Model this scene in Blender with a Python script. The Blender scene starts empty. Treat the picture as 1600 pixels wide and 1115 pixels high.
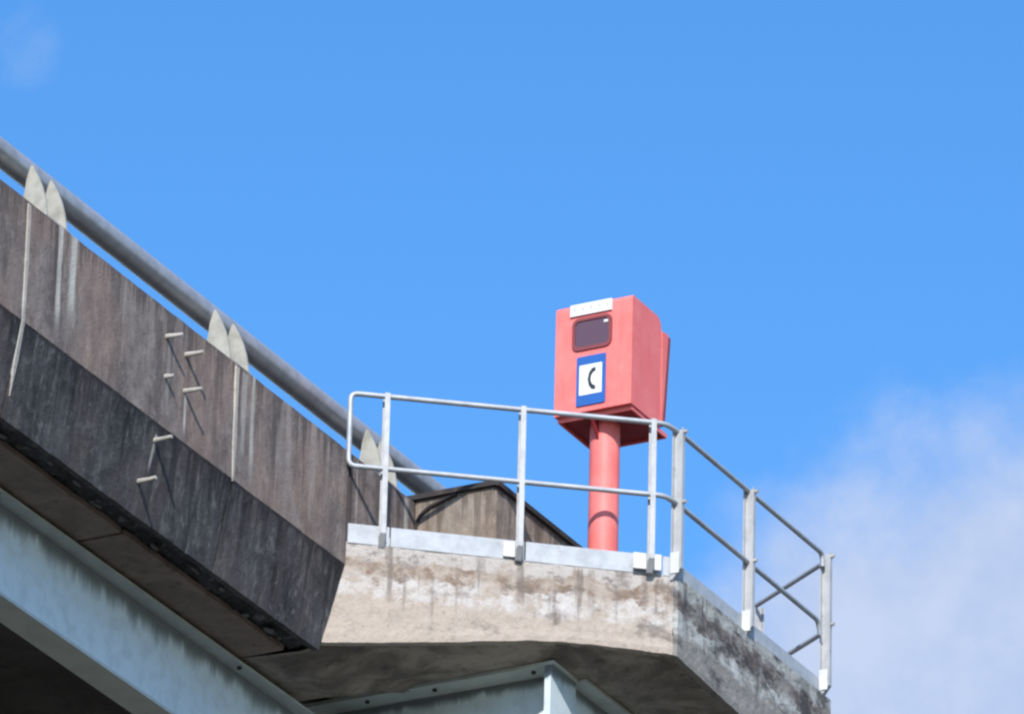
import bpy, bmesh, math, random
from mathutils import Vector, Matrix, noise as mnoise

random.seed(7)
scene = bpy.context.scene
COL = scene.collection
rad = math.radians
ZT = 23.772                      # height above the ground of the platform railing's top rail

# ------------------------------------------------------------------ camera
cam_d = bpy.data.cameras.new("camera")
cam = bpy.data.objects.new("camera", cam_d)
COL.objects.link(cam)
scene.camera = cam
cam_d.sensor_width = 36.0
cam_d.lens = 36.0 * 12138.0 / 1600.0
cam_d.clip_start = 0.5
cam_d.clip_end = 20000.0
YAW, PITCH, ROLL = rad(28.0), rad(24.75), rad(-1.46)
F = Vector((-math.sin(YAW) * math.cos(PITCH), math.cos(YAW) * math.cos(PITCH), math.sin(PITCH)))
R = Vector((math.cos(YAW), math.sin(YAW), 0))
Dn = -R.cross(F)
R2 = R * math.cos(ROLL) + Dn * math.sin(ROLL)
D2 = -R * math.sin(ROLL) + Dn * math.cos(ROLL)
m = Matrix((R2, -D2, -F)).transposed().to_4x4()
m.translation = Vector((22.0846, -44.0258, 1.6))
cam.matrix_world = m

# ------------------------------------------------------------------ sun and sky
SUN_EL, SUN_AZ = rad(35.0), rad(26.0)     # SUN_AZ: angle of the light's travel off the bridge axis
travel = Vector((-math.sin(SUN_AZ) * math.cos(SUN_EL), math.cos(SUN_AZ) * math.cos(SUN_EL), -math.sin(SUN_EL)))
sun_d = bpy.data.lights.new("sun", 'SUN')
sun_d.energy = 3.5
sun_d.angle = rad(0.53)
sun_d.color = (1.0, 0.955, 0.89)
sun = bpy.data.objects.new("sun", sun_d)
sun.location = (0, 0, 80)
sun.rotation_euler = travel.to_track_quat('-Z', 'Y').to_euler()
COL.objects.link(sun)

world = bpy.data.worlds.new("World")
scene.world = world
world.use_nodes = True
wt = world.node_tree
for n in list(wt.nodes):
    wt.nodes.remove(n)


class G:
    """short-hand for wiring shader nodes"""
    def __init__(self, nt):
        self.nt = nt

    def n(self, t, **kw):
        nd = self.nt.nodes.new(t)
        for k, v in kw.items():
            setattr(nd, k, v)
        return nd

    def put(self, sock, v):
        if hasattr(v, 'is_linked') or hasattr(v, 'links'):
            self.nt.links.new(v, sock)
        elif isinstance(v, (tuple, list)) and len(v) == 3 and sock.type == 'RGBA':
            sock.default_value = (*v, 1.0)
        else:
            sock.default_value = v

    def math(self, op, a, b=0.0, c=None, clamp=False):
        nd = self.n('ShaderNodeMath', operation=op, use_clamp=clamp)
        self.put(nd.inputs[0], a)
        self.put(nd.inputs[1], b)
        if c is not None:
            self.put(nd.inputs[2], c)
        return nd.outputs[0]

    def vmath(self, op, a, b=(0, 0, 0)):
        nd = self.n('ShaderNodeVectorMath', operation=op)
        self.put(nd.inputs[0], a)
        self.put(nd.inputs[1], b)
        return nd.outputs['Value'] if op in ('DOT_PRODUCT', 'LENGTH', 'DISTANCE') else nd.outputs[0]

    def xyz(self, x, y, z):
        nd = self.n('ShaderNodeCombineXYZ')
        for i, v in enumerate((x, y, z)):
            self.put(nd.inputs[i], v)
        return nd.outputs[0]

    def sep(self, v):
        nd = self.n('ShaderNodeSeparateXYZ')
        self.put(nd.inputs[0], v)
        return nd.outputs

    def noise(self, vec, scale=5.0, detail=4.0, rough=0.55, dist=0.0):
        nd = self.n('ShaderNodeTexNoise')
        self.put(nd.inputs['Vector'], vec)
        nd.inputs['Scale'].default_value = scale
        nd.inputs['Detail'].default_value = detail
        nd.inputs['Roughness'].default_value = rough
        nd.inputs['Distortion'].default_value = dist
        return nd.outputs['Fac']

    def step(self, v, a, b, o0=0.0, o1=1.0):
        nd = self.n('ShaderNodeMapRange', interpolation_type='SMOOTHSTEP')
        self.put(nd.inputs['Value'], v)
        nd.inputs['From Min'].default_value = a
        nd.inputs['From Max'].default_value = b
        nd.inputs['To Min'].default_value = o0
        nd.inputs['To Max'].default_value = o1
        return nd.outputs['Result']

    def mix(self, fac, a, b):
        nd = self.n('ShaderNodeMix', data_type='RGBA')
        self.put(nd.inputs[0], fac)
        self.put(nd.inputs[6], a)
        self.put(nd.inputs[7], b)
        return nd.outputs[2]


w = G(wt)
sky = w.n('ShaderNodeTexSky', sky_type='NISHITA')
sky.sun_disc = False
sky.sun_elevation = SUN_EL
sky.sun_rotation = math.atan2(-travel.x, -travel.y)
sky.altitude = 0.0
sky.air_density = 1.0
sky.dust_density = 0.3
sky.ozone_density = 3.0
hs = w.n('ShaderNodeHueSaturation')
hs.inputs['Hue'].default_value = 0.503
hs.inputs['Saturation'].default_value = 1.28
hs.inputs['Value'].default_value = 1.0
w.put(hs.inputs['Color'], sky.outputs[0])
tc = w.n('ShaderNodeTexCoord')
d = w.vmath('NORMALIZE', tc.outputs['Generated'])
SKY_STRENGTH = 0.15
# soft, far cumulus: a fractal over the whole sky, thicker towards the horizon, with one bank low on the right
dz = w.sep(d)[2]
f1 = w.noise(d, 38.0, 8.0, 0.58, 0.0)
f2 = w.noise(w.vmath('ADD', d, (3.1, 1.7, 0.4)), 5.0, 3.0, 0.5)
f3 = w.noise(w.vmath('ADD', d, (0.7, 2.2, 5.4)), 95.0, 6.0, 0.6)
bank = w.vmath('DISTANCE', d, (-0.37646, 0.84899, 0.37081))
bank = w.step(bank, 0.022, 0.065, 1.0, 0.0)
wisp = w.vmath('DISTANCE', d, (-0.47540, 0.75653, 0.44907))
wisp = w.step(wisp, 0.0, 0.016, 1.0, 0.0)
low = w.step(dz, 0.0, 0.36, 1.0, 0.0)
cov = w.math('MULTIPLY_ADD', f1, 0.80, w.math('MULTIPLY', bank, 0.80))
cov = w.math('MULTIPLY_ADD', f3, 0.16, cov)
cov = w.math('MULTIPLY_ADD', low, 0.34, cov)
cov = w.math('MULTIPLY_ADD', f2, 0.25, cov)
cov = w.math('MULTIPLY_ADD', wisp, 0.18, cov)
cloud = w.step(cov, 0.77, 1.36)
lit = w.math('MULTIPLY_ADD', f3, 0.6, w.math('MULTIPLY', f1, 0.6))
cloud_col = w.mix(w.step(lit, 0.45, 0.80), (2.15, 2.65, 3.75), (2.6, 3.0, 3.9))
cmix = w.mix(w.math('MULTIPLY', cloud, 0.95), hs.outputs[0], cloud_col)
bg = w.n('ShaderNodeBackground')
w.put(bg.inputs[0], cmix)
bg.inputs[1].default_value = SKY_STRENGTH
wo = w.n('ShaderNodeOutputWorld')
wt.links.new(bg.outputs[0], wo.inputs[0])

scene.view_settings.view_transform = 'Standard'
scene.view_settings.look = 'None'
scene.view_settings.exposure = 0.62
scene.view_settings.gamma = 1.0
scene.view_settings.use_curve_mapping = False
scene.cycles.max_bounces = 8
scene.cycles.diffuse_bounces = 5
scene.cycles.filter_width = 2.5


# ------------------------------------------------------------------ helpers
def props(o, label=None, cat=None, group=None, kind=None):
    for k, v in (("label", label), ("category", cat), ("group", group), ("kind", kind)):
        if v:
            o[k] = v
    return o


def thing(name, label, cat, loc, group=None):
    o = bpy.data.objects.new(name, None)
    o.empty_display_size = 0.3
    o.location = loc
    COL.objects.link(o)
    return props(o, label, cat, group)


def wpos(o):
    p = Vector((0, 0, 0))
    while o is not None:
        p += o.location
        o = o.parent
    return p


def obj(name, bm, mat, parent=None, smooth=False, world_z=False):
    """bm is in the railing frame (origin = corner of the top rail); stored relative to the thing"""
    off = Vector((0, 0, 0 if world_z else ZT))
    if parent is not None:
        off -= wpos(parent)
    bmesh.ops.translate(bm, verts=bm.verts, vec=off)
    bmesh.ops.recalc_face_normals(bm, faces=bm.faces)
    if smooth:
        for e in bm.edges:
            if len(e.link_faces) == 2 and e.calc_face_angle(0) > .75:
                e.smooth = False
    me = bpy.data.meshes.new(name)
    bm.to_mesh(me)
    bm.free()
    me.materials.append(mat)
    if smooth:
        for p in me.polygons:
            p.use_smooth = True
    o = bpy.data.objects.new(name, me)
    COL.objects.link(o)
    if parent is not None:
        o.parent = parent
    return o


def bevel(bm, width, seg=2, ang=rad(30)):
    es = [e for e in bm.edges if len(e.link_faces) == 2 and e.calc_face_angle(0) > ang]
    if es:
        bmesh.ops.bevel(bm, geom=es, offset=width, segments=seg, profile=0.5, affect='EDGES', clamp_overlap=True)
    return bm


def prism(pts, axis, a, b, bm=None):
    """extrude a 2-D outline; axis 'x': pts are (y,z), 'y': pts are (x,z), 'z': pts are (x,y)"""
    bm = bm or bmesh.new()

    def P(p, t):
        return {'x': (t, p[0], p[1]), 'y': (p[0], t, p[1]), 'z': (p[0], p[1], t)}[axis]
    va = [bm.verts.new(P(p, a)) for p in pts]
    vb = [bm.verts.new(P(p, b)) for p in pts]
    n = len(pts)
    bm.faces.new(va)
    bm.faces.new(vb[::-1])
    for i in range(n):
        bm.faces.new((va[i], vb[i], vb[(i + 1) % n], va[(i + 1) % n]))
    return bm


def box(x0, x1, y0, y1, z0, z1, bm=None):
    return prism([(x0, y0), (x1, y0), (x1, y1), (x0, y1)], 'z', z0, z1, bm)


def tube(path, r, seg=12, bm=None, cap=True):
    bm = bm or bmesh.new()
    path = [Vector(p) for p in path]
    rings = []
    up = None
    for i, p in enumerate(path):
        t = (path[min(i + 1, len(path) - 1)] - path[max(i - 1, 0)]).normalized()
        if up is None:
            up = Vector((0, 0, 1)) if abs(t.z) < 0.9 else Vector((1, 0, 0))
        s = t.cross(up).normalized()
        up = s.cross(t).normalized()
        rr = r[i] if isinstance(r, (list, tuple)) else r
        rings.append([bm.verts.new(p + (s * math.cos(q) + up * math.sin(q)) * rr)
                      for q in [2 * math.pi * k / seg for k in range(seg)]])
    for a, b in zip(rings, rings[1:]):
        for k in range(seg):
            bm.faces.new((a[k], a[(k + 1) % seg], b[(k + 1) % seg], b[k]))
    if cap:
        bm.faces.new(rings[0][::-1])
        bm.faces.new(rings[-1])
    return bm


def rounded(path, rr, n=6):
    """polyline with its inner corners rounded"""
    path = [Vector(p) for p in path]
    out = [path[0]]
    for a, b, c in zip(path, path[1:], path[2:]):
        u, v = (a - b).normalized(), (c - b).normalized()
        k = min(rr, (a - b).length * .45, (c - b).length * .45)
        p0, p1 = b + u * k, b + v * k
        for i in range(n + 1):
            t = i / n
            out.append(p0 * (1 - t) ** 2 + b * 2 * t * (1 - t) + p1 * t * t)
    out.append(path[-1])
    fine = [out[0]]
    for q in out[1:]:          # no facet longer than 12 cm
        n_ = max(1, math.ceil((q - fine[-1]).length / .12))
        a_ = fine[-1]
        fine += [a_.lerp(q, k_ / n_) for k_ in range(1, n_ + 1)]
    return fine


def rough(bm, amp, freq, seed=0.0, axis_mask=(1, 1, 1), keep=None):
    for v in bm.verts:
        if keep and keep(v.co):
            continue
        q = Vector(v.co) * freq + Vector((seed, seed * 1.7, seed * .3))
        nv = mnoise.noise_vector(q) + 0.5 * mnoise.noise_vector(q * 2.3)
        v.co += Vector((nv.x * axis_mask[0], nv.y * axis_mask[1], nv.z * axis_mask[2])) * amp


def grid_strip(p_of, nu, nv, bm=None):
    bm = bm or bmesh.new()
    vs = [[bm.verts.new(p_of(i / nu, j / nv)) for j in range(nv + 1)] for i in range(nu + 1)]
    for i in range(nu):
        for j in range(nv):
            bm.faces.new((vs[i][j], vs[i + 1][j], vs[i + 1][j + 1], vs[i][j + 1]))
    return bm


# ------------------------------------------------------------------ materials
def new_mat(name, rough_=0.8, metal=0.0, spec=0.3):
    mt = bpy.data.materials.new(name)
    mt.use_nodes = True
    g = G(mt.node_tree)
    b = mt.node_tree.nodes['Principled BSDF']
    b.inputs['Roughness'].default_value = rough_
    b.inputs['Metallic'].default_value = metal
    b.inputs['Specular IOR Level'].default_value = spec
    return mt, g, b


def add_bump(g, b, h, strength, dist):
    bp = g.n('ShaderNodeBump')
    bp.inputs['Strength'].default_value = strength
    bp.inputs['Distance'].default_value = dist
    g.put(bp.inputs['Height'], h)
    g.nt.links.new(bp.outputs[0], b.inputs['Normal'])


def pos(g):
    """world position: every concrete piece is read off the same pour"""
    return g.vmath('SUBTRACT', g.n('ShaderNodeNewGeometry').outputs['Position'], (0, 0, ZT))


def mat_parapet(name, base, dark, light, leaks=(), top=None, slant=0.0, along_x=0.0):
    mt, g, b = new_mat(name, 0.9, spec=0.2)
    p = pos(g)
    x, y, z = g.sep(p)
    yy = g.math('MULTIPLY_ADD', x, along_x, g.math('MULTIPLY_ADD', z, slant, y))
    s1 = g.noise(g.xyz(x, g.math('MULTIPLY', yy, 4.5), g.math('MULTIPLY', z, 1.3)), 1.0, 6.0, 0.7, 0.5)
    s2 = g.noise(g.xyz(x, g.math('MULTIPLY', yy, 14.0), g.math('MULTIPLY', z, 4.2)), 1.0, 5.0, 0.66, 0.0)
    blot = g.noise(p, 3.2, 5.0, 0.6)
    fine = g.noise(p, 45.0, 4.0, 0.65)
    if top is not None:          # soot runs of uneven length from the upper edge
        run = g.noise(g.xyz(0.0, g.math('MULTIPLY', yy, 7.5), 3.0), 1.0, 4.0, 0.7)
        reach = g.math('MULTIPLY', g.step(run, 0.46, 0.72), 1.1)
        fall = g.math('DIVIDE', g.math('SUBTRACT', top, z), g.math('ADD', reach, 0.03))
        top_dark = g.step(fall, 0.2, 1.1, 1.0, 0.0)
    c = g.mix(g.step(s1, 0.30, 0.66), dark, base)
    c = g.mix(g.math('MULTIPLY', g.step(s2, 0.52, 0.72), 0.5), c, light)
    c = g.mix(g.math('MULTIPLY', g.step(blot, 0.52, 0.72), 0.55), c, dark)
    c = g.mix(g.math('MULTIPLY', g.step(fine, 0.55, 0.8), 0.35), c, light)
    iso = g.noise(g.vmath('ADD', p, (4.0, 1.0, 2.0)), 11.0, 6.0, 0.7)
    c = g.mix(g.math('MULTIPLY', g.step(iso, 0.54, 0.66), 0.40), c, light)
    c = g.mix(g.math('MULTIPLY', g.step(iso, 0.36, 0.46, 1.0, 0.0), 0.45), c, tuple(v * .8 for v in dark))
    hue = g.noise(g.xyz(x, g.math('MULTIPLY', y, 1.6), g.math('MULTIPLY', z, 1.1)), 1.0, 3.0, 0.6)
    c = g.mix(g.math('MULTIPLY', g.step(hue, 0.42, 0.62), 0.5), c, g.mix(g.step(s2, .4, .62), (base[0] * .95, base[1] * .80, base[2] * .74), (base[0] * 1.35, base[1] * 1.15, base[2] * 1.0)))
    speck = g.noise(g.xyz(x, g.math('MULTIPLY', y, 16.0), g.math('MULTIPLY', z, 11.0)), 1.0, 5.0, 0.65)
    c = g.mix(g.math('MULTIPLY', g.step(speck, 0.58, 0.7), 0.35), c, dark)
    if top is not None:
        c = g.mix(g.math('MULTIPLY', top_dark, 0.62), c, tuple(v * .62 for v in dark))
    edge = g.noise(g.xyz(x, g.math('MULTIPLY', y, 30.0), g.math('MULTIPLY', z, 3.5)), 1.0, 3.0, 0.6)
    for (y0, wd, zt_, zb, st, col) in leaks:
        dd = g.math('ABSOLUTE', g.math('SUBTRACT', y, g.math('MULTIPLY_ADD', edge, wd * 1.2, y0 - wd * .6)))
        fy = g.step(dd, wd * 0.35, wd, 1.0, 0.0)
        fz = g.math('MULTIPLY', g.step(z, zb, zb + 0.45 * (zt_ - zb)), g.step(z, zt_, zt_ + 0.03, 1.0, 0.0))
        c = g.mix(g.math('MULTIPLY', g.math('MULTIPLY', fy, fz), g.math('MULTIPLY', g.step(edge, 0.25, 0.6, 0.55, 1.0), st)), c, col)
    g.put(b.inputs['Base Color'], c)
    add_bump(g, b, g.math('MULTIPLY_ADD', fine, 0.5, iso), 0.6, 0.014)
    return mt


ZPAR = -0.40
LIME = (0.50, 0.475, 0.425)
M_PARAPET = mat_parapet("weathered_parapet_concrete", (0.235, 0.195, 0.175), (0.115, 0.095, 0.088), (0.33, 0.30, 0.275),
                        leaks=[(-5.36, .036, -.40, -1.26, 1.0, LIME), (-5.19, .062, -.42, -1.12, .95, LIME), (-2.80, .034, -.42, -1.28, .7, LIME),
                               (-2.92, .05, -.45, -1.2, .5, LIME), (-3.69, .022, -.90, -1.26, .9, LIME), (-3.93, .03, -.66, -1.2, .35, LIME),
                               (-4.17, .05, -.45, -1.1, .3, (0.42, .36, .31)), (-4.55, .06, -.42, -.8, .3, (0.40, .33, .28)),
                               (-2.3, .05, -.42, -1.0, .35, (.42, .37, .33)), (-1.95, .07, -.42, -1.2, .4, (.42, .37, .33)),
                               (-0.62, .035, -.45, -1.0, .7, LIME), (-1.33, .02, -.45, -1.0, .5, LIME),
                               (-1.43, .06, -.40, -1.4, .8, (.06, .05, .05)), (-4.05, .05, -.55, -1.4, .55, (.07, .06, .055)),
                               (-3.3, .05, -.5, -1.4, .4, (.08, .07, .065))], top=ZPAR)
M_SKIRT = mat_parapet("black_streaked_skirt_concrete", (0.096, 0.092, 0.093), (0.028, 0.027, 0.029), (0.26, 0.25, 0.245),  # darker base than the parapet, with black stains
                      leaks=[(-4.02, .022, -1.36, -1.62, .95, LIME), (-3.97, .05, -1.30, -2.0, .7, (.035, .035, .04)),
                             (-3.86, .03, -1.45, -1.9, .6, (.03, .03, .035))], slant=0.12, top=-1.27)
M_RETURN = mat_parapet("tan_parapet_concrete", (0.27, 0.235, 0.195), (0.15, 0.12, 0.10), (0.40, 0.36, 0.30), along_x=1.0, top=-.40)
M_SEAL = mat_parapet("pale_joint_sealant", (0.44, 0.415, 0.37), (0.30, 0.28, 0.25), (0.50, 0.48, 0.44))


def mat_fascia(name, base, white, brown, dark, zt_, zb, brown_amt, dark_amt, drips=()):
    """cast edge: brown lichen band under the top, lime bloom in the middle, clean lower lip"""
    mt, g, b = new_mat(name, 0.88, spec=0.2)
    p = pos(g)
    x, y, z = g.sep(p)
    s = g.math('ADD', g.math('MULTIPLY', x, 0.8), g.math('MULTIPLY', y, 0.62))
    big = g.noise(g.xyz(g.math('MULTIPLY', s, 3.4), g.math('MULTIPLY', x, .4), g.math('MULTIPLY', z, 5.5)), 1.0, 6.0, 0.66)
    med = g.noise(g.xyz(g.math('MULTIPLY', s, 9.0), y, g.math('MULTIPLY', z, 10.0)), 1.0, 6.0, 0.66)
    st = g.noise(g.xyz(g.math('MULTIPLY', s, 13.0), x, g.math('MULTIPLY', z, 1.3)), 1.0, 4.0, 0.6)
    fine = g.noise(p, 60.0, 4.0, 0.65)
    h = g.math('DIVIDE', g.math('SUBTRACT', z, zb), zt_ - zb)       # 0 at the lip, 1 at the top
    hw = g.math('MULTIPLY_ADD', g.math('SUBTRACT', big, 0.5), 0.62, g.math('MULTIPLY_ADD', g.math('SUBTRACT', med, 0.5), 0.22, h))
    hl = g.math('MULTIPLY_ADD', g.math('SUBTRACT', big, 0.5), 0.30, h)
    midband = g.math('MULTIPLY', g.step(hl, 0.33, 0.40), g.step(hw, 0.60, 0.68, 1.0, 0.0))
    topband = g.math('MULTIPLY', g.step(hw, 0.58, 0.66), g.step(hw, 0.80, 0.86, 1.0, 0.0))
    crown = g.step(hw, 0.80, 0.88)
    c = g.mix(g.step(med, 0.35, 0.7), base, tuple(v * 1.13 for v in base))
    c = g.mix(g.math('MULTIPLY', crown, 0.75), c, tuple(v * .86 for v in (white[0], white[1], white[2])))
    c = g.mix(g.math('MULTIPLY', midband, g.step(med, 0.36, 0.60)), c, white)
    c = g.mix(g.math('MULTIPLY', topband, g.math('MULTIPLY', g.step(med, 0.36, 0.62), brown_amt)), c, brown)
    c = g.mix(g.math('MULTIPLY', g.step(st, 0.56, 0.72), g.math('MULTIPLY', g.step(h, 0.05, 0.6), dark_amt)), c, dark)
    c = g.mix(g.math('MULTIPLY', g.step(big, 0.54, 0.66), dark_amt), c, dark)
    blot = g.noise(g.xyz(g.math('MULTIPLY', s, 6.0), g.math('MULTIPLY', y, .6), g.math('MULTIPLY', z, 7.0)), 1.0, 6.0, 0.7)
    c = g.mix(g.math('MULTIPLY', g.math('MULTIPLY', g.step(blot, 0.54, 0.62), g.step(h, 0.30, 0.62)), dark_amt * .9), c, dark)
    lipn = g.step(h, 0.02, 0.10, 1.0, 0.0)
    c = g.mix(g.math('MULTIPLY', lipn, 0.55), c, tuple(v * 1.12 for v in base))
    c = g.mix(g.math('MULTIPLY', g.step(fine, 0.52, 0.8), 0.3), c, tuple(v * .6 for v in base))
    wob = g.noise(g.xyz(g.math('MULTIPLY', s, 22.0), y, g.math('MULTIPLY', z, 5.0)), 1.0, 4.0, 0.65)
    for (s0, wd, z1, z0, stg) in drips:
        dd = g.math('ABSOLUTE', g.math('SUBTRACT', s, g.math('MULTIPLY_ADD', wob, wd * 1.6, s0 - wd * .8)))
        fz = g.math('MULTIPLY', g.step(z, z0, z0 + .4 * (z1 - z0)), g.step(z, z1, z1 + .03, 1.0, 0.0))
        c = g.mix(g.math('MULTIPLY', g.math('MULTIPLY', g.step(dd, wd * .3, wd, 1.0, 0.0), fz), g.math('MULTIPLY', g.step(wob, .3, .6, .5, 1.0), stg)), c, dark)
    pit = g.noise(p, 24.0, 6.0, 0.7)
    c = g.mix(g.math('MULTIPLY', g.step(pit, 0.56, 0.66), 0.35), c, dark)
    c = g.mix(g.math('MULTIPLY', g.step(pit, 0.34, 0.44, 1.0, 0.0), 0.25), c, white)
    g.put(b.inputs['Base Color'], c)
    add_bump(g, b, g.math('MULTIPLY_ADD', fine, 0.35, g.math('ADD', med, pit)), 0.6, 0.02)
    return mt


M_FASCIA = mat_fascia("blotched_fascia_concrete", (0.405, 0.345, 0.29), (0.53, 0.50, 0.475), (0.205, 0.145, 0.105), (0.17, 0.14, 0.12), -1.09, -1.72, 0.95, 0.75,
                      drips=[(-2.03, .030, -1.10, -1.55, .75), (-1.92, .018, -1.30, -1.62, .6), (-1.10, .040, -1.12, -1.47, .8), (-.86, .022, -1.30, -1.55, .6),
                             (-1.55, .020, -1.2, -1.6, .45), (-1.38, .05, -1.12, -1.3, .4), (-.60, .03, -1.12, -1.5, .45), (-.22, .03, -1.12, -1.4, .6), (-.42, .016, -1.1, -1.6, .4), (-1.72, .014, -1.3, -1.68, .4)])
M_FASCIA2 = mat_fascia("grey_fascia_concrete", (0.26, 0.24, 0.215), (0.50, 0.50, 0.47), (0.115, 0.09, 0.082), (0.065, 0.06, 0.057), -1.09, -1.75, 0.97, 0.95,
                       drips=[(.09, .03, -1.1, -1.5, .7), (.40, .045, -1.15, -1.6, .5), (.80, .03, -1.2, -1.7, .6), (1.28, .06, -1.1, -1.75, .7)])


def mat_soffit(name, a, bcol, dk):
    mt, g, b = new_mat(name, 0.92, spec=0.15)
    p = pos(g)
    n1 = g.noise(p, 2.4, 5.0, 0.6, 0.5)
    n2 = g.noise(p, 11.0, 5.0, 0.62)
    c = g.mix(g.step(n1, 0.36, 0.64), a, bcol)
    c = g.mix(g.math('MULTIPLY', g.step(n2, 0.52, 0.75), 0.7), c, dk)
    g.put(b.inputs['Base Color'], c)
    add_bump(g, b, n2, 0.6, 0.02)
    return mt


M_SOFFIT = mat_soffit("brown_soffit_concrete", (0.31, 0.235, 0.19), (0.22, 0.165, 0.135), (0.12, 0.09, 0.078))
M_SOFFIT2 = mat_soffit("grey_soffit_concrete", (0.40, 0.34, 0.285), (0.18, 0.15, 0.13), (0.09, 0.078, 0.07))
M_DECK = mat_soffit("dirty_shaded_deck_concrete", (0.10, 0.095, 0.09), (0.07, 0.066, 0.062), (0.04, 0.04, 0.038))  # dirty concrete, base lowered further for the shade between girders
M_RUBBLE = mat_soffit("broken_edge_concrete", (0.07, 0.068, 0.07), (0.035, 0.034, 0.036), (0.30, 0.29, 0.275))
M_LUMP = mat_soffit("old_mortar", (0.22, 0.21, 0.20), (0.12, 0.115, 0.11), (0.05, 0.05, 0.05))
M_COPING = mat_soffit("black_coping", (0.06, 0.052, 0.05), (0.04, 0.036, 0.036), (0.10, 0.075, 0.065))


def mat_steel_paint(name, base, z_top, reach):
    """pale blue-green bridge paint, dirt runs and shade painted in under the top flange"""
    mt, g, b = new_mat(name, 0.45, spec=0.4)
    p = pos(g)
    x, y, z = g.sep(p)
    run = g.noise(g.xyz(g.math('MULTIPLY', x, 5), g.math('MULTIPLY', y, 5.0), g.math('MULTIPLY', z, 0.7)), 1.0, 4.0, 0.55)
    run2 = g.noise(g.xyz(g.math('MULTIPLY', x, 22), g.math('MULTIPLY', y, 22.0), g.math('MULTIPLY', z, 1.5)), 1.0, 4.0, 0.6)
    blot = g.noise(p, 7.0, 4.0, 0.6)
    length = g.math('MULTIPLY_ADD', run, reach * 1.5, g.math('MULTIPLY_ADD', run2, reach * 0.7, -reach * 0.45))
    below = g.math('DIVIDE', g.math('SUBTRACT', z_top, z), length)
    top_dark = g.step(below, 0.35, 1.25, 1.0, 0.0)
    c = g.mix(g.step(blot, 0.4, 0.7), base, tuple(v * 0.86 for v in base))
    c = g.mix(g.math('MULTIPLY', top_dark, 0.8), c, (0.052, 0.056, 0.055))  # dirt and overhang shade share this one dark tone
    g.put(b.inputs['Base Color'], c)
    add_bump(g, b, blot, 0.08, 0.01)
    return mt


PAINT = (0.74, 0.81, 0.82)
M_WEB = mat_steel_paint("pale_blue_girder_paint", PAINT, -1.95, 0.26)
M_WEB2 = mat_steel_paint("pale_blue_bracket_paint", (0.60, 0.68, 0.70), -1.75, 0.12)
M_FLANGE = mat_steel_paint("dull_green_flange_paint", (0.52, 0.555, 0.52), -1.0, 0.02)


def mat_metal(name, base, rough_, metal, var=0.2, rust=0.0):
    mt, g, b = new_mat(name, rough_, metal, 0.5)
    p = pos(g)
    p = g.vmath('ADD', p, (3.373, 1.914, 7.137))      # keep the noise lattice off the tubes
    n1 = g.noise(p, 9.0, 4.0, 0.6)
    n2 = g.noise(p, 67.3, 3.0, 0.6)
    c = g.mix(g.step(n1, 0.35, 0.7), base, tuple(v * (1 - var) for v in base))
    c = g.mix(g.math('MULTIPLY', g.step(n2, 0.58, 0.8), 0.2), c, tuple(v * .7 for v in base))
    if rust:
        n3 = g.noise(p, 17.0, 5.0, 0.7)
        c = g.mix(g.math('MULTIPLY', g.step(n3, 0.60, 0.70), rust), c, (0.20, 0.13, 0.09))
    g.put(b.inputs['Base Color'], c)
    g.put(b.inputs['Roughness'], g.math('MULTIPLY_ADD', n1, 0.25, rough_ - .12))
    return mt


M_GALV = mat_metal("galvanised_tube", (0.43, 0.45, 0.475), 0.5, 0.25, rust=0.3)
M_POST = mat_metal("galvanised_channel", (0.45, 0.46, 0.47), 0.55, 0.1, rust=0.3)
M_TOE = mat_metal("galvanised_toe_board", (0.41, 0.435, 0.46), 0.55, 0.1, 0.2, rust=0.35)
M_FOOT = mat_metal("pale_foot_metal", (0.60, 0.60, 0.58), 0.6, 0.0, 0.06)  # paler than the posts and toe boards
M_PIPE = mat_metal("dull_grey_pipe", (0.45, 0.445, 0.455), 0.40, 0.35, 0.22, rust=0.25)
M_FIN = mat_metal("cast_aluminium", (0.40, 0.385, 0.335), 0.6, 0.0, 0.3, rust=0.5)
M_PIN = mat_metal("bare_steel_pin", (0.46, 0.44, 0.40), 0.5, 0.0, 0.3, rust=0.7)


def mat_red(name, base, fade):
    mt, g, b = new_mat(name, 0.5, spec=0.35)
    p = pos(g)
    x, y, z = g.sep(p)
    n1 = g.noise(p, 3.5, 4.0, 0.6)
    st = g.noise(g.xyz(g.math('MULTIPLY', x, 16), g.math('MULTIPLY', y, 16), g.math('MULTIPLY', z, 1.4)), 1.0, 4.0, 0.6)
    c = g.mix(g.step(n1, 0.35, 0.7), base, fade)
    c = g.mix(g.math('MULTIPLY', g.step(st, 0.54, 0.72), 0.38), c, tuple(v * .72 for v in base))
    chalk = g.noise(g.vmath('ADD', p, (2.0, 7.0, 1.0)), 9.0, 6.0, 0.7)
    c = g.mix(g.math('MULTIPLY', g.step(chalk, 0.54, 0.70), 0.22), c, (fade[0], fade[1] * 1.7, fade[2] * 1.75))
    nick = g.noise(p, 60.0, 3.0, 0.6)
    c = g.mix(g.math('MULTIPLY', g.step(nick, 0.66, 0.72), 0.5), c, (0.22, 0.10, 0.08))
    g.put(b.inputs['Base Color'], c)
    g.put(b.inputs['Roughness'], g.math('MULTIPLY_ADD', chalk, 0.3, 0.38))
    return mt


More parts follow.
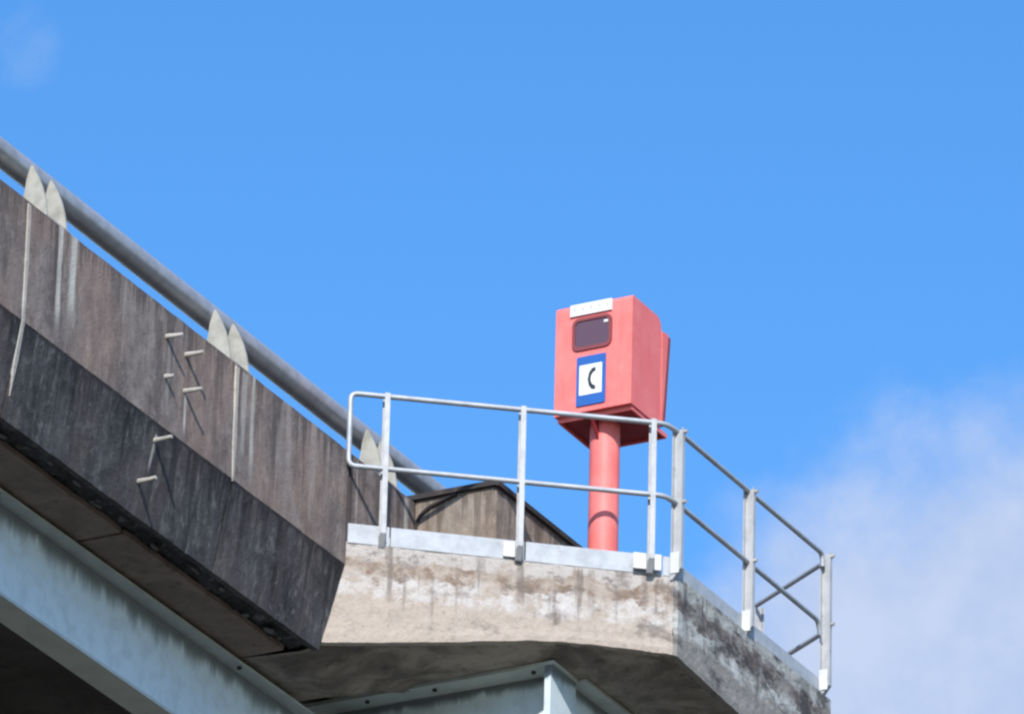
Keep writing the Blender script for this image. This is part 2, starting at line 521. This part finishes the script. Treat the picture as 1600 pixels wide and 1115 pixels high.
M_RED = mat_red("sun_faded_red_paint", (0.79, 0.165, 0.145), (0.82, 0.21, 0.19))
M_RED_SHADE = mat_red("shaded_red_paint", (0.26, 0.022, 0.028), (0.30, 0.03, 0.034))  # darker copy of the box red, shade put into the colour
M_WHITE = mat_metal("white_sign_face", (0.72, 0.73, 0.73), 0.5, 0.0, 0.03)
M_BLUE = mat_metal("blue_sign_face", (0.022, 0.115, 0.40), 0.45, 0.0, 0.1)
M_BLACK = mat_metal("black_print", (0.03, 0.03, 0.032), 0.6, 0.0, 0.1)
M_FAINT = mat_metal("faded_grey_print", (0.52, 0.53, 0.54), 0.6, 0.0, 0.05)
M_GASKET_SHADE = mat_metal("dark_red_gasket_and_shade", (0.22, 0.045, 0.05), 0.7, 0.0, 0.1)  # window gasket, and the shaded rear edge of the hood
mt, g_, b_ = new_mat("tinted_window_glass", 0.12, spec=0.5)
b_.inputs['Base Color'].default_value = (0.115, 0.066, 0.085, 1)
M_GLASS = mt

mt, g_, b_ = new_mat("ground_cover", 0.95, spec=0.1)
n_ = g_.noise(g_.n('ShaderNodeNewGeometry').outputs['Position'], 0.15, 6.0, 0.6)
g_.put(b_.inputs['Base Color'], g_.mix(g_.step(n_, 0.35, 0.65), (0.095, 0.092, 0.065), (0.14, 0.125, 0.105)))
M_GROUND = mt

# ------------------------------------------------------------------ ground
bm = bmesh.new()
vs = [bm.verts.new(q) for q in ((-6000, -6000, 0), (6000, -6000, 0), (6000, 6000, 0), (-6000, 6000, 0))]
bm.faces.new(vs)
props(obj("ground", bm, M_GROUND, None, world_z=True), kind="structure")

# ------------------------------------------------------------------ viaduct
XF = -1.80           # outer face of the parapet
ZP, ZFOLD, ZB = -0.41, -1.265, -1.92
XB = -1.925          # foot of the inward-leaning skirt
viaduct = thing("viaduct", "dark streaked concrete viaduct parapet with pale blue steel girder beneath", "bridge", (-6.5, 0, 0))

deck = prism([(-2.50, -1.70), (-2.50, -1.62), (-2.06, -1.62), (-2.06, -1.30), (-11.0, -1.24), (-11.0, -1.70)], 'y', -26, 60)
obj("deck_slab", deck, M_DECK, viaduct)

joints = [-25.0, -22.26, -19.52, -16.78, -14.04, -11.3, -8.51, -5.77, -3.03, -1.44, -0.48]


def wall_panel(y0, y1):
    gap = 0.009
    a, b = y0 + gap, y1 - gap
    ny = max(4, int((b - a) / 0.07))
    prof = [(XF, ZFOLD), (XF, -1.05), (XF, -.84), (XF, -.63), (XF, ZP - .012), (XF - .012, ZP), (XF - .24, ZP), (XF - .25, ZP - .01), (XF - .25, -1.28)]
    bm = bmesh.new()
    rows = []
    for i in range(ny + 1):
        y = a + (b - a) * i / ny
        rows.append([bm.verts.new((px, y, pz)) for px, pz in prof])
    for r0, r1 in zip(rows, rows[1:]):
        for k in range(len(prof) - 1):
            bm.faces.new((r0[k], r1[k], r1[k + 1], r0[k + 1]))
    bm.faces.new(rows[0][::-1])
    bm.faces.new(rows[-1])
    rough(bm, 0.0035, 6.0, 3.0)
    obj("parapet_panel", bm, M_PARAPET, viaduct)
    if y0 > -1.5:
        return
    prof = [(XF, ZFOLD - .001), (XF - .022, -1.38), (XF - .047, -1.51), (XF - .071, -1.64), (XF - .097, -1.78), (XB, ZB + .004),
            (XB - .04, ZB), (XB - .05, -1.85), (-2.115, -1.85), (-2.115, -1.29), (XF - .06, -1.275)]
    bm = bmesh.new()
    rows = []
    for i in range(ny + 1):
        y = a + (b - a) * i / ny
        rows.append([bm.verts.new((px, y, pz)) for px, pz in prof])
    for r0, r1 in zip(rows, rows[1:]):
        for k in range(len(prof)):
            bm.faces.new((r0[k], r1[k], r1[(k + 1) % len(prof)], r0[(k + 1) % len(prof)]))
    bm.faces.new(rows[0][::-1])
    bm.faces.new(rows[-1])
    rough(bm, 0.004, 7.0, 9.0)
    for v in bm.verts:
        v.co.y = min(v.co.y, -1.445 + .8187 * (v.co.x + 1.795) - .012)
    obj("parapet_skirt", bm, M_SKIRT, viaduct)


for y0, y1 in zip(joints, joints[1:]):
    wall_panel(y0, y1)
wall_panel(-0.48, 6.0)

# sealant squeezed out of the two open joints, running on down the skirt at the nearer one
def sealant(y, zb, wd):
    bm = bmesh.new()
    zs = [ZP - .03]
    while zs[-1] > zb:
        zs.append(zs[-1] - .06)
    prev = None
    for i, z in enumerate(zs):
        wv = wd * (0.75 + 0.5 * abs(mnoise.noise((y, z * 3.1, 1.0)) + .3))
        wv *= min(1.0, (len(zs) - i) / 5)
        cy = y + 0.012 * mnoise.noise((y * 2, z * 1.7, 4.0))
        if z < ZFOLD:
            xo = XF - (ZFOLD - z) * (XF - XB) / (ZFOLD - ZB)
            cy += (ZFOLD - z) * 0.06
        else:
            xo = XF
        row = [bm.verts.new((xo - .010, cy - wv, z)), bm.verts.new((xo + .007, cy - wv * .6, z)), bm.verts.new((xo + .007, cy + wv * .6, z)), bm.verts.new((xo - .010, cy + wv, z))]
        if prev:
            for k in range(3):
                bm.faces.new((prev[k], prev[k + 1], row[k + 1], row[k]))
        prev = row
    obj("joint_sealant", bm, M_SEAL, viaduct, smooth=True)


sealant(-5.77, -1.75, 0.033)
sealant(-3.03, -1.24, 0.036)

# broken, honeycombed concrete in the recess behind the drip edge
bm = bmesh.new()
ny, nx = 240, 9
y0, y1 = -7.5, -1.60


def rub(u, v):
    x = -1.972 - v * 0.16
    y = y0 + (y1 - y0) * u
    q = Vector((x * 9, y * 6.0, 0))
    h = mnoise.noise(q) * .6 + mnoise.noise(q * 2.7) * .35
    return (x, y, -1.875 - 0.050 * max(0, h + .15) - 0.012 * mnoise.noise(q * 5))


grid_strip(rub, ny, nx, bm)
props(obj("rough_drip_edge", bm, M_RUBBLE, viaduct), kind="stuff")
for yy in [-6.2, -5.5, -5.02, -4.66, -4.3, -3.55, -3.1, -2.74, -2.28, -1.98]:
    bm = bmesh.new()
    bmesh.ops.create_icosphere(bm, subdivisions=1, radius=1.0)
    sx, sy, sz = random.uniform(.014, .03), random.uniform(.03, .11), random.uniform(.008, .02)
    tilt = random.uniform(-.35, .35)
    for v in bm.verts:
        k = random.uniform(.55, 1.3)
        v.co = Vector((v.co.x * sx * k + v.co.y * sy * tilt * .4, v.co.y * sy * k, v.co.z * sz * k))
    bmesh.ops.translate(bm, verts=bm.verts, vec=(-2.05 + random.uniform(-.04, .04), yy, -1.908))
    obj("concrete_lump", bm, M_LUMP, viaduct)

# soffit slabs beside the girder, with open joints
sj = [-7.2, -5.95, -3.86, -1.66]
for k, (a, b) in enumerate(zip(sj, sj[1:])):
    n = 40
    bm = bmesh.new()
    top, bot = [], []
    for i in range(n + 1):
        y = a + .018 + (b - a - .036) * i / n
        e0 = -2.135 + .012 * mnoise.noise((y * 5, 1, 2))
        e1 = -2.475 + .026 * mnoise.noise((y * 6, 5, 2)) + .015 * mnoise.noise((y * 17, 5, 2))
        bot.append((bm.verts.new((e0, y, -1.925)), bm.verts.new((e1, y, -1.925))))
        top.append((bm.verts.new((e0 + .005, y, -1.89)), bm.verts.new((e1 - .02, y, -1.89))))
    for i in range(n):
        bm.faces.new((bot[i][0], bot[i][1], bot[i + 1][1], bot[i + 1][0]))
        bm.faces.new((top[i][0], top[i][1], top[i + 1][1], top[i + 1][0]))
        bm.faces.new((bot[i][0], bot[i + 1][0], top[i + 1][0], top[i][0]))
        bm.faces.new((bot[i][1], bot[i + 1][1], top[i + 1][1], top[i][1]))
    for e in (0, n):
        bm.faces.new((bot[e][0], bot[e][1], top[e][1], top[e][0]))
    obj("soffit_panel", bm, M_SOFFIT, viaduct)
# a short stub of old fixing hanging at the left edge of the soffit
obj("hanger_stub", box(-2.50, -2.485, -4.86, -4.835, -2.08, -1.93), M_COPING, viaduct)


def girder(xw, y0, y1, h=0.725, fw=0.118, detail=False):
    gd = bpy.data.objects.new("girder", None)
    COL.objects.link(gd)
    gd.parent = viaduct
    gd.location = (xw - viaduct.location.x, 0, ZT - 1.95)
    zt_, zb_ = -1.95, -1.95 - h
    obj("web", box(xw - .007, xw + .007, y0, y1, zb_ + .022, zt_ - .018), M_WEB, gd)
    obj("top_flange", bevel(box(xw - fw, xw + fw, y0, y1, zt_ - .018, zt_), .004, 1), M_FLANGE, gd)
    obj("bottom_flange", bevel(box(xw - fw, xw + fw, y0, y1, zb_, zb_ + .022), .004, 1), M_FLANGE, gd)
    if detail:
        # bolt heads under the top flange
        for yb in (-1.63,):
            obj("bolt_head", tube([(xw + .075, yb, zt_ - .018), (xw + .075, yb, zt_ - .034)], .017, 8), M_COPING, gd)
    return gd


girder(-2.575, -26, 60, detail=True)
for gx in (-5.1, -7.7, -10.3):
    girder(gx, -26, 60, h=0.9, fw=.16)

# parapet return: the wall steps out behind the platform and runs on
XR, YR = -1.17, -0.48
bm = bmesh.new()
ret = [(XF + .004, YR), (XR - .02, YR), (XR, YR + .02), (XR, 6.0), (XR - .25, 6.0), (XR - .25, YR + .25), (XF + .004, YR + .25)]
prism(ret, 'z', -1.30, -0.405, bm)
bevel(bm, .006, 1)
obj("parapet_return", bm, M_RETURN, viaduct)
ret2 = [(XF - .25, YR - .028), (XR + .005, YR - .028), (XR + .028, YR), (XR + .028, 6.0), (XR - .28, 6.0), (XR - .28, YR + .28), (XF - .25, YR + .28)]
obj("coping", bevel(prism(ret2, 'z', -0.402, -0.365), .008, 1), M_COPING, viaduct)
# a cable clipped along the foot of the coping
path = rounded([(XF + .01, YR - .012, -.98), (XF + .015, YR - .015, -.56), (XF + .10, YR - .016, -.475), (XR - .3, YR - .016, -.415)], .12)
obj("drip_cable", tube(path, .012, 6), M_COPING, viaduct)

# steel anchor pins left in the wall
for (yp, zp, ln, dr) in ((-3.975, -.617, .115, .02), (-3.715, -.640, .130, .012), (-3.967, -.905, .060, .01), (-3.715, -.905, .128, .016), (-4.03, -1.385, .132, .0), (-4.11, -1.70, .135, .0)):
    xo = XF if zp > ZFOLD else XF - (ZFOLD - zp) * (XF - XB) / (ZFOLD - ZB)
    bm = tube([(xo - .02, yp, zp), (xo + .02, yp, zp), (xo + ln * .6, yp + dr * .4, zp), (xo + ln, yp + dr, zp + .004)], [.018, .018, .0145, .013], 8)
    obj("anchor_pin", bm, M_PIN, viaduct, smooth=True)

# piers well below the frame carry the deck
for yp in (-14.0, 26.0):
    bm = prism([(-10.6, -2.0 - .95), (-2.2, -2.0 - .95), (-3.6, -4.6), (-9.4, -4.6)], 'y', yp - 1.0, yp + 1.0)
    box(-8.0, -5.0, yp - .9, yp + .9, -ZT, -4.6, bm)
    bevel(bm, .06, 1)
    obj("pier", bm, M_SOFFIT, viaduct)

# ------------------------------------------------------------------ guard rail on the parapet
rail = thing("guard_rail", "thick grey pipe rail on curved pale brackets along the dark parapet top", "guard rail", (-2.1, -3, ZT - .41))
obj("rail_pipe", tube([(-2.10, -26 + i * .5, .033) for i in range(62)], .0855, 24), M_PIPE, rail, smooth=True)

def fin(y, par):
    pts = [(-1.822, -.412), (-1.826, -.36), (-1.843, -.27), (-1.868, -.185), (-1.90, -.11), (-1.932, -.048), (-1.950, -.014), (-1.962, -.012),
           (-1.976, -.05), (-1.992, -.11), (-1.998, -.17), (-2.012, -.25), (-2.022, -.33), (-2.03, -.412)]
    obj("fin", bevel(prism(pts, 'y', y - .009, y + .009), .003, 1), M_FIN, par)


for (ya, yb) in ((-12.7, -12.45), (-10.3, -10.05), (-7.9, -7.65), (-5.504, -5.26), (-3.083, -2.835), (-0.927, -0.718), (1.5, 1.75)):
    p = bpy.data.objects.new("rail_post", None)
    COL.objects.link(p)
    p.parent = rail
    p.location = (.15, ya + 3, 0)
    fin(ya, p)
    fin(yb, p)
    obj("base_plate", bevel(box(-2.045, -1.815, ya - .03, yb + .03, -.412, -.397), .004, 1), M_FIN, p)

# ------------------------------------------------------------------ platform
plat = thing("refuge_platform", "pale blotched concrete platform jutting out from the dark viaduct on a steel bracket", "platform", (-.9, .8, ZT - 1.72))
A, B1, B2, C1, C2, Dp = (-2.02, -1.63), (-.022, .004), (0.0, .030), (0, 2.50), (-.03, 2.54), (-1.9, 3.78)


def perim(pts, step):
    out = []
    for a, b in zip(pts, pts[1:]):
        a, b = Vector(a), Vector(b)
        n = max(1, round((b - a).length / step))
        for i in range(n):
            out.append(a.lerp(b, i / n))
    out.append(Vector(pts[-1]))
    return out


def zlip(p):
    x, y = p
    if y < 0.02:
        tab = [(-2.1, -1.885), (-1.92, -1.856), (-1.60, -1.812), (-1.24, -1.757), (-.95, -1.708), (-.80, -1.686), (-.65, -1.671), (-.48, -1.666), (-.3, -1.668), (0, -1.682)]
        for (a, za), (b, zb) in zip(tab, tab[1:]):
            if x <= b:
                return za + (zb - za) * (x - a) / (b - a)
        return -1.682
    return -1.682 - .064 * min(y, 2.5)


def fascia_face(name, pts, mat, off):
    per = perim(pts, .045)
    bm = bmesh.new()
    nz = 14
    cols = []
    cen = Vector((-1.2, 1.0))
    for p in per:
        zl = zlip(p)
        inward = (cen - p).normalized()
        col = []
        for k in range(nz + 1):
            col.append(bm.verts.new((p.x, p.y, zl + (-1.09 - zl) * k / nz)))
        q = p + inward * .16
        col.append(bm.verts.new((q.x, q.y, -1.088)))
        q = p + inward * .05
        low = bm.verts.new((q.x, q.y, zl - .008))
        col.insert(0, low)
        cols.append(col)
    for c0, c1 in zip(cols, cols[1:]):
        for k in range(len(c0) - 1):
            bm.faces.new((c0[k], c1[k], c1[k + 1], c0[k + 1]))
    rough(bm, .006, 9.0, off, (1, 1, .6))
    for p, c in zip(per, cols):
        c[0].co.z, c[1].co.z = zlip(p) - .008, zlip(p)
    for c in cols:     # the lip is chipped more than the face
        n = mnoise.noise((c[1].co.x * 7 + off, c[1].co.y * 7, 0))
        c[1].co.z += .004 * n
        c[0].co.z += .003 * n
        c[2].co += (c[2].co - Vector((-1.2, 1.0, c[2].co.z))).normalized() * .004
    o = obj(name, bm, mat, plat)
    return o


fascia_face("front_fascia", [A, B1], M_FASCIA, 1.0)
fascia_face("side_fascia", [B1, B2, C1, C2], M_FASCIA2, 5.0)
fascia_face("rear_fascia", [C2, Dp], M_FASCIA2, 8.0)

# underside: slopes from the lip to a flat haunch; top: walking surface
per = perim([(-2.51, 3.3), (-2.51, -1.64), (-1.95, -1.575), B1, B2, C1, C2, (-1.9, 3.78)], .12)
bm = bmesh.new()
cen = Vector((-1.15, 0.75))


def zin(x, y):
    return -1.722 - .19 * min(1, max(0, (-1.6 - x) / .5)) * min(1, max(0, (-.48 - y) / .28))


r0, r1, r2 = [], [], []
for p in per:
    lip = zlip(p) - .004 if p.x > -1.96 else (-1.912 if p.y < -1.5 else zin(p.x, p.y))
    q = p.lerp(cen, .022 if p.x > -1.96 else 0)
    r0.append(bm.verts.new((q.x, q.y, lip)))
    q = p.lerp(cen, .22)
    r1.append(bm.verts.new((q.x, q.y, zin(q.x, q.y))))
    q = p.lerp(cen, .5)
    r2.append(bm.verts.new((q.x, q.y, zin(q.x, q.y))))
for a, b in ((r0, r1), (r1, r2)):
    for i in range(len(per) - 1):
        bm.faces.new((a[i], a[i + 1], b[i + 1], b[i]))
cv = bm.verts.new((cen.x, cen.y, -1.722))
for i in range(len(per) - 1):
    bm.faces.new((r2[i], r2[i + 1], cv))
edge_verts = set(r0)
for v in bm.verts:
    if v not in edge_verts:
        v.co.z += .006 * mnoise.noise(v.co * 4.0)
obj("soffit", bm, M_SOFFIT2, plat)
obj("floor_slab", prism([(-1.79, -1.35), (-.12, .02), (-.12, 2.42), (-1.79, 3.5)], 'z', -1.40, -1.15), M_SOFFIT2, plat)

br = bpy.data.objects.new("bracket", None)
COL.objects.link(br)
br.parent = plat
br.location = (0, -.9, -.03)
YW = -.15
obj("web", box(-2.566, -.829, YW - .006, YW + .006, -2.48, -1.75), M_WEB2, br)
obj("top_flange", bevel(box(-2.72, -.76, YW - .19, YW + .19, -1.752, -1.724), .004, 1), M_FLANGE, br)
obj("bottom_flange", bevel(box(-2.56, -.76, YW - .19, YW + .19, -2.50, -2.475), .004, 1), M_FLANGE, br)
obj("end_plate", bevel(box(-.828, -.780, YW - .188, YW + .188, -2.475, -1.752), .004, 1), M_WEB2, br)
for xb_ in (-2.25, -1.72, -.95):
    obj("bolt_head", tube([(xb_, YW - .12, -1.752), (xb_, YW - .12, -1.768)], .017, 8), M_COPING, br)
eb = bpy.data.objects.new("edge_beam", None)
COL.objects.link(eb)
eb.parent = plat
eb.location = (.1, .5, -.03)
obj("web", box(-.84, -.828, YW + .007, 2.6, -2.3, -1.75), M_WEB2, eb)
obj("top_flange", bevel(box(-.96, -.70, YW + .19, 2.6, -1.752, -1.728), .004, 1), M_FLANGE, eb)
obj("bottom_flange", bevel(box(-.96, -.70, YW + .19, 2.6, -2.325, -2.30), .004, 1), M_FLANGE, eb)

# ------------------------------------------------------------------ safety railing round the platform
sr = thing("safety_railing", "galvanised tube railing with toe boards round the edge of the concrete platform", "railing", (-.6, .6, ZT - 1.09))
TR = .0188
FR = [(-1.78, -1.495, 0), (-.012, -.122, 0), (-.010, .05, 0), (-.010, 2.42, 0)]


def rail_path(z):
    return [(-1.78, -1.495, z), (-.035, -.140, z), (-.012, .03, z), (-.012, 2.30, z)]


loop = [(-.012, 2.345, -.05), (-.012, 2.34, 0)] + [Vector(p) for p in reversed(rail_path(0)[:-1])] + [Vector(p) for p in rail_path(-.545)]
loop[1] = Vector((-.012, 2.36, 0))
loop[0] = Vector((-.012, 2.37, -.10))
loop = [Vector(p) for p in loop]
# one bent tube: top rail, left-hand return and middle rail
obj("top_rail", tube(rounded([loop[0], loop[1]] + loop[2:4] + [loop[4], Vector((-1.78, -1.495, -.27))], .055), TR, 12), M_GALV, sr, smooth=True)
obj("middle_rail", tube(rounded([Vector((-1.78, -1.495, -.27))] + loop[5:8] + [Vector((-.012, 2.30, -.545)), Vector((-.012, 2.34, -.64))], .055), TR, 12), M_GALV, sr, smooth=True)
for z in (0, -.545):
    obj("rear_rail", tube(rounded([(-.05, 2.50, z - .03), (-.10, 2.535, z), (-1.10, 3.185, z)], .04), TR, 12), M_GALV, sr, smooth=True)


def channel(cx, cy, ang, z0, z1, par_name="post", foot=True, wt_=.037, dp=.08):
    """ang: direction of the rail run; the channel is open towards the run's start"""
    p = bpy.data.objects.new(par_name, None)
    COL.objects.link(p)
    p.parent = sr
    p.location = (cx - sr.location.x, cy - sr.location.y, 0)
    t = .007
    pts = [(-wt_ / 2, -dp / 2), (wt_ / 2, -dp / 2), (wt_ / 2, dp / 2), (-wt_ / 2, dp / 2), (-wt_ / 2, dp / 2 - t), (wt_ / 2 - t, dp / 2 - t),
           (wt_ / 2 - t, -dp / 2 + t), (-wt_ / 2, -dp / 2 + t)]
    bm = prism(pts, 'z', z0, z1)
    bmesh.ops.rotate(bm, verts=bm.verts, cent=(0, 0, 0), matrix=Matrix.Rotation(ang, 3, 'Z'))
    bmesh.ops.translate(bm, verts=bm.verts, vec=(cx, cy, 0))
    obj("channel", bm, M_POST, p)
    vo, vi = -dp / 2, dp / 2 + .004      # outer side is local -v
    bm = prism([(vo, z0 - .001), (vi, z0 - .001), (vi, z0 - .085), (vi - .018, z0 - .085)], 'x', -wt_ / 2 - .004, wt_ / 2 + .004)
    bmesh.ops.rotate(bm, verts=bm.verts, cent=(0, 0, 0), matrix=Matrix.Rotation(ang, 3, 'Z'))
    bmesh.ops.translate(bm, verts=bm.verts, vec=(cx, cy, 0))
    obj("foot_gusset", bevel(bm, .003, 1), M_POST, p)
    return p


def local_box(cx, cy, ang, u0, u1, v0, v1, z0, z1):
    bm = box(u0, u1, v0, v1, z0, z1)
    bmesh.ops.rotate(bm, verts=bm.verts, cent=(0, 0, 0), matrix=Matrix.Rotation(ang, 3, 'Z'))
    bmesh.ops.translate(bm, verts=bm.verts, vec=(cx, cy, 0))
    return bm


AF = math.atan2(1.445, 1.765)           # run of the splayed front edge
front_posts = [(-1.592, -1.322), (-.837, -.738), (-.110, -.175)]
feet = [((-.19, -.022, -1.085, -1.025), (.022, .062, -1.10, -1.03)), ((-.105, -.022, -1.09, -.975),), ((-.115, -.022, -1.085, -.965), (.022, .085, -1.085, -.965))]
for (px, py), ft in zip(front_posts, feet):
    p = channel(px, py, AF, -1.03, .022)
    for f in ft:
        if f:
            bm = local_box(px, py, AF, f[0], f[1], .034, .0445, max(f[2], -1.088), f[3])
            obj("foot_plate", bevel(bm, .003, 1), M_FOOT, p)
for (px, py, z0) in ((.004, .0, -1.10), (.004, 1.13, -1.10), (.004, 2.395, -1.07)):
    p = channel(px, py, math.pi / 2, z0 + .05, .008)
    obj("foot_plate", bevel(local_box(px, py, math.pi / 2, -.030, -.0215, -.028, .040, z0 + .01, z0 + .17), .003, 1), M_FOOT, p)
    for zb in (-.02, -.55):
        obj("bolt_head", tube([(px + .04, py, zb), (px + .066, py, zb)], .014, 8), M_PIN, p)
channel(-.86, 3.06, math.pi - rad(33), -1.10, .0)

# toe boards
def toe(a, b, z0, z1, name="toe_board"):
    a, b = Vector(a), Vector(b)
    d_ = (b - a)
    ang = math.atan2(d_.y, d_.x)
    bm = local_box(a.x, a.y, ang, 0, d_.length, -.004, .004, z0, z1)
    o = obj(name, bevel(bm, .002, 1), M_TOE, sr)


d_ = Vector((1.765, 1.445)).normalized()
nrm = Vector((d_.y, -d_.x))


def fp(s):       # point s metres along the splayed front edge, set just in from the concrete face
    q = Vector((-1.795, -1.445)) + d_ * s + nrm * .002
    return (q.x, q.y)


for s0, s1 in ((0.0, .29), (.30, 1.235), (1.245, 2.20), (2.21, 2.262)):
    toe(fp(s0), fp(s1), -1.10, -.955)
toe((-.034, .03), (-.034, 1.12), -1.10, -.965)
toe((-.034, 1.13), (-.034, 2.38), -1.10, -.965)

# ------------------------------------------------------------------ emergency telephone
tel = thing("emergency_telephone", "faded red telephone box on a round red pole with blue and white handset sign", "telephone box", (-.706, .26, ZT - 1.15))
TEL = Vector((-.1364, .26, .1375))      # the shapes below are laid out from a point nearer the edge


def tobj(name, bm, mat, parent, smooth=False):
    bmesh.ops.translate(bm, verts=bm.verts, vec=TEL)
    return obj(name, bm, mat, parent, smooth)


X0, X1 = -.848, -.244
Y0, Y1 = -.25, .205
prof = [(Y0, .150), (Y0, .955), (Y0 + .012, .985), (.150, .985), (.190, .955), (Y1, .915), (Y1, .150)]
bm = prism(prof, 'x', X0, X1)
bevel(bm, .026, 3, rad(50))
# press the underside up into a shallow tray
cab = tobj("cabinet", bm, M_RED, tel)
for p_ in cab.data.polygons:
    p_.use_smooth = False
# raised lid along the top and a seam down the side
tobj("lid", bevel(prism([(-.13, .980), (-.13, .998), (.11, .998), (.145, .980)], 'x', X0 + .03, X1 - .012), .005, 2), M_RED, tel)
tobj("shadow_neck", prism([(Y1 - .01, .890), (.264, .895), (.264, .22), (Y1 - .01, .22)], 'x', X0 + .06, X1 - .06), M_RED_SHADE, tel)  # added recess, coloured dark for the shadow of the step
hood = prism([(.262, .918), (.345, .928), (.372, .905), (.300, .205), (.262, .205)], 'x', X0 + .018, X1 - .018)
tobj("rear_hood", bevel(hood, .012, 2), M_RED, tel)
tobj('hood_edge', bevel(prism([(.352, .912), (.384, .908), (.312, .200), (.280, .200)], 'x', X0 + .015, X1 - .015), .004, 1), M_GASKET_SHADE, tel)  # dark strip added for the hood's shaded rear edge
# base: lipped frame, recessed plate and gussets
bt = bpy.data.objects.new("base_frame", None)
COL.objects.link(bt)
bt.parent = tel
bt.location = (0, 0, 1.28)
for nm, q in (("lip", (X0 + .01, X1 - .01, Y0 + .04, Y0 + .055)), ("lip", (X0 + .01, X1 - .01, .325, .34)), ("lip", (X0 + .01, X0 + .025, Y0 + .056, .324)), ("lip", (X1 - .025, X1 - .01, Y0 + .056, .324))):
    tobj(nm, bevel(box(*q, .118, .149), .003, 1), M_RED, bt)
tobj("plate", box(X0 + .026, X1 - .026, Y0 + .056, .324, .136, .148), M_RED_SHADE, bt)  # underside shade painted as a darker red
PX, PY, PR = -.570, .0, .107
for a in (0, 180):
    c_, s_ = math.cos(rad(a + 12)), math.sin(rad(a + 12))
    bm = prism([(PR - .005, -.02), (PR - .005, .134), (.25, .134)], 'y', -.006, .006)
    bmesh.ops.rotate(bm, verts=bm.verts, cent=(0, 0, 0), matrix=Matrix.Rotation(rad(a - 90), 3, 'Z'))
    bmesh.ops.translate(bm, verts=bm.verts, vec=(PX, PY, 0))
    tobj("gusset", bm, M_RED_SHADE, bt)
pole = tobj("pole", tube([(PX, PY, -1.30), (PX, PY, -1.28), (PX, PY, -.6), (PX, PY, 0), (PX, PY, .14)], PR, 40), M_RED, tel, smooth=True)
tobj("pole_foot", tube([(PX, PY, -1.287), (PX, PY, -1.265)], .17, 32), M_RED, pole)


def rrect(x0, x1, z0, z1, r, n=5):
    pts = []
    for cx, cz, a0 in ((x1 - r, z1 - r, 0), (x0 + r, z1 - r, 90), (x0 + r, z0 + r, 180), (x1 - r, z0 + r, 270)):
        for i in range(n + 1):
            a = rad(a0 + 90 * i / n)
            pts.append((cx + r * math.cos(a), cz + r * math.sin(a)))
    return pts


# header plate with weathered, no longer legible characters
hd = tobj("header_plate", bevel(box(-.728, -.402, Y0 - .016, Y0 + .002, 0.895, .983), .003, 1), M_WHITE, tel)
for cx in (-.69, -.625, -.56, -.495, -.43):
    for dx, dz_, sw, sh in ((-.018, .012, .030, .005), (-.018, -.004, .030, .005), (-.006, -.02, .006, .04)):
        tobj("faded_stroke", box(cx + dx, cx + dx + sw, Y0 - .0172, Y0 - .0162, .937 + dz_, .937 + dz_ + sh), M_FAINT, hd)
# window: gasket ring, glass, small white mark in the upper corner
wf = bmesh.new()
o_, i_ = rrect(-.713, -.400, .622, .872, .05), rrect(-.690, -.424, .648, .850, .036)
vo = [wf.verts.new((x, Y0 - .012, z)) for x, z in o_]
vi = [wf.verts.new((x, Y0 - .012, z)) for x, z in i_]
vo2 = [wf.verts.new((x, Y0 + .01, z)) for x, z in o_]
vi2 = [wf.verts.new((x, Y0 + .01, z)) for x, z in i_]
n = len(o_)
for k in range(n):
    j = (k + 1) % n
    wf.faces.new((vo[k], vo[j], vi[j], vi[k]))
    wf.faces.new((vo[k], vo[j], vo2[j], vo2[k]))
    wf.faces.new((vi[k], vi[j], vi2[j], vi2[k]))
win = tobj("window_gasket", wf, M_GASKET_SHADE, tel)
tobj("glass", prism(rrect(-.689, -.425, .649, .849, .036), 'y', Y0 - .004, Y0 - .001), M_GLASS, win)
tobj("white_mark", box(-.465, -.432, Y0 - .0065, Y0 - .0045, .812, .830), M_WHITE, win)
# handset sign: blue plate, white field, black handset
sg = tobj("handset_sign", bevel(prism(rrect(-.672, -.444, .192, .572, .012), 'y', Y0 - .010, Y0 + .002), .001, 1), M_BLUE, tel)
tobj("white_field", prism(rrect(-.648, -.470, .272, .503, .004), 'y', Y0 - .0125, Y0 - .0104), M_WHITE, sg)
hb = bmesh.new()
pts_o, pts_i = [], []
for i in range(13):
    a = rad(115 + 130 * i / 12)
    pts_o.append((-.515 + .085 * math.cos(a), .3875 + .085 * math.sin(a)))
    pts_i.append((-.508 + 0.062 * math.cos(a), .3875 + .066 * math.sin(a)))
pts_o[0] = (-.540, .468)
pts = [(-.527, .474), (-.516, .462), (-.524, .440)] + [(-.538, .436), (-.552, .415), (-.558, .3875), (-.552, .360), (-.538, .339)] + [(-.524, .335), (-.516, .313), (-.527, .301)] + \
      [(-.548, .308), (-.570, .336), (-.581, .3875), (-.570, .439), (-.548, .467)]
prism(pts, 'y', Y0 - .0145, Y0 - .0130, hb)
tobj("handset_symbol", hb, M_BLACK, sg)
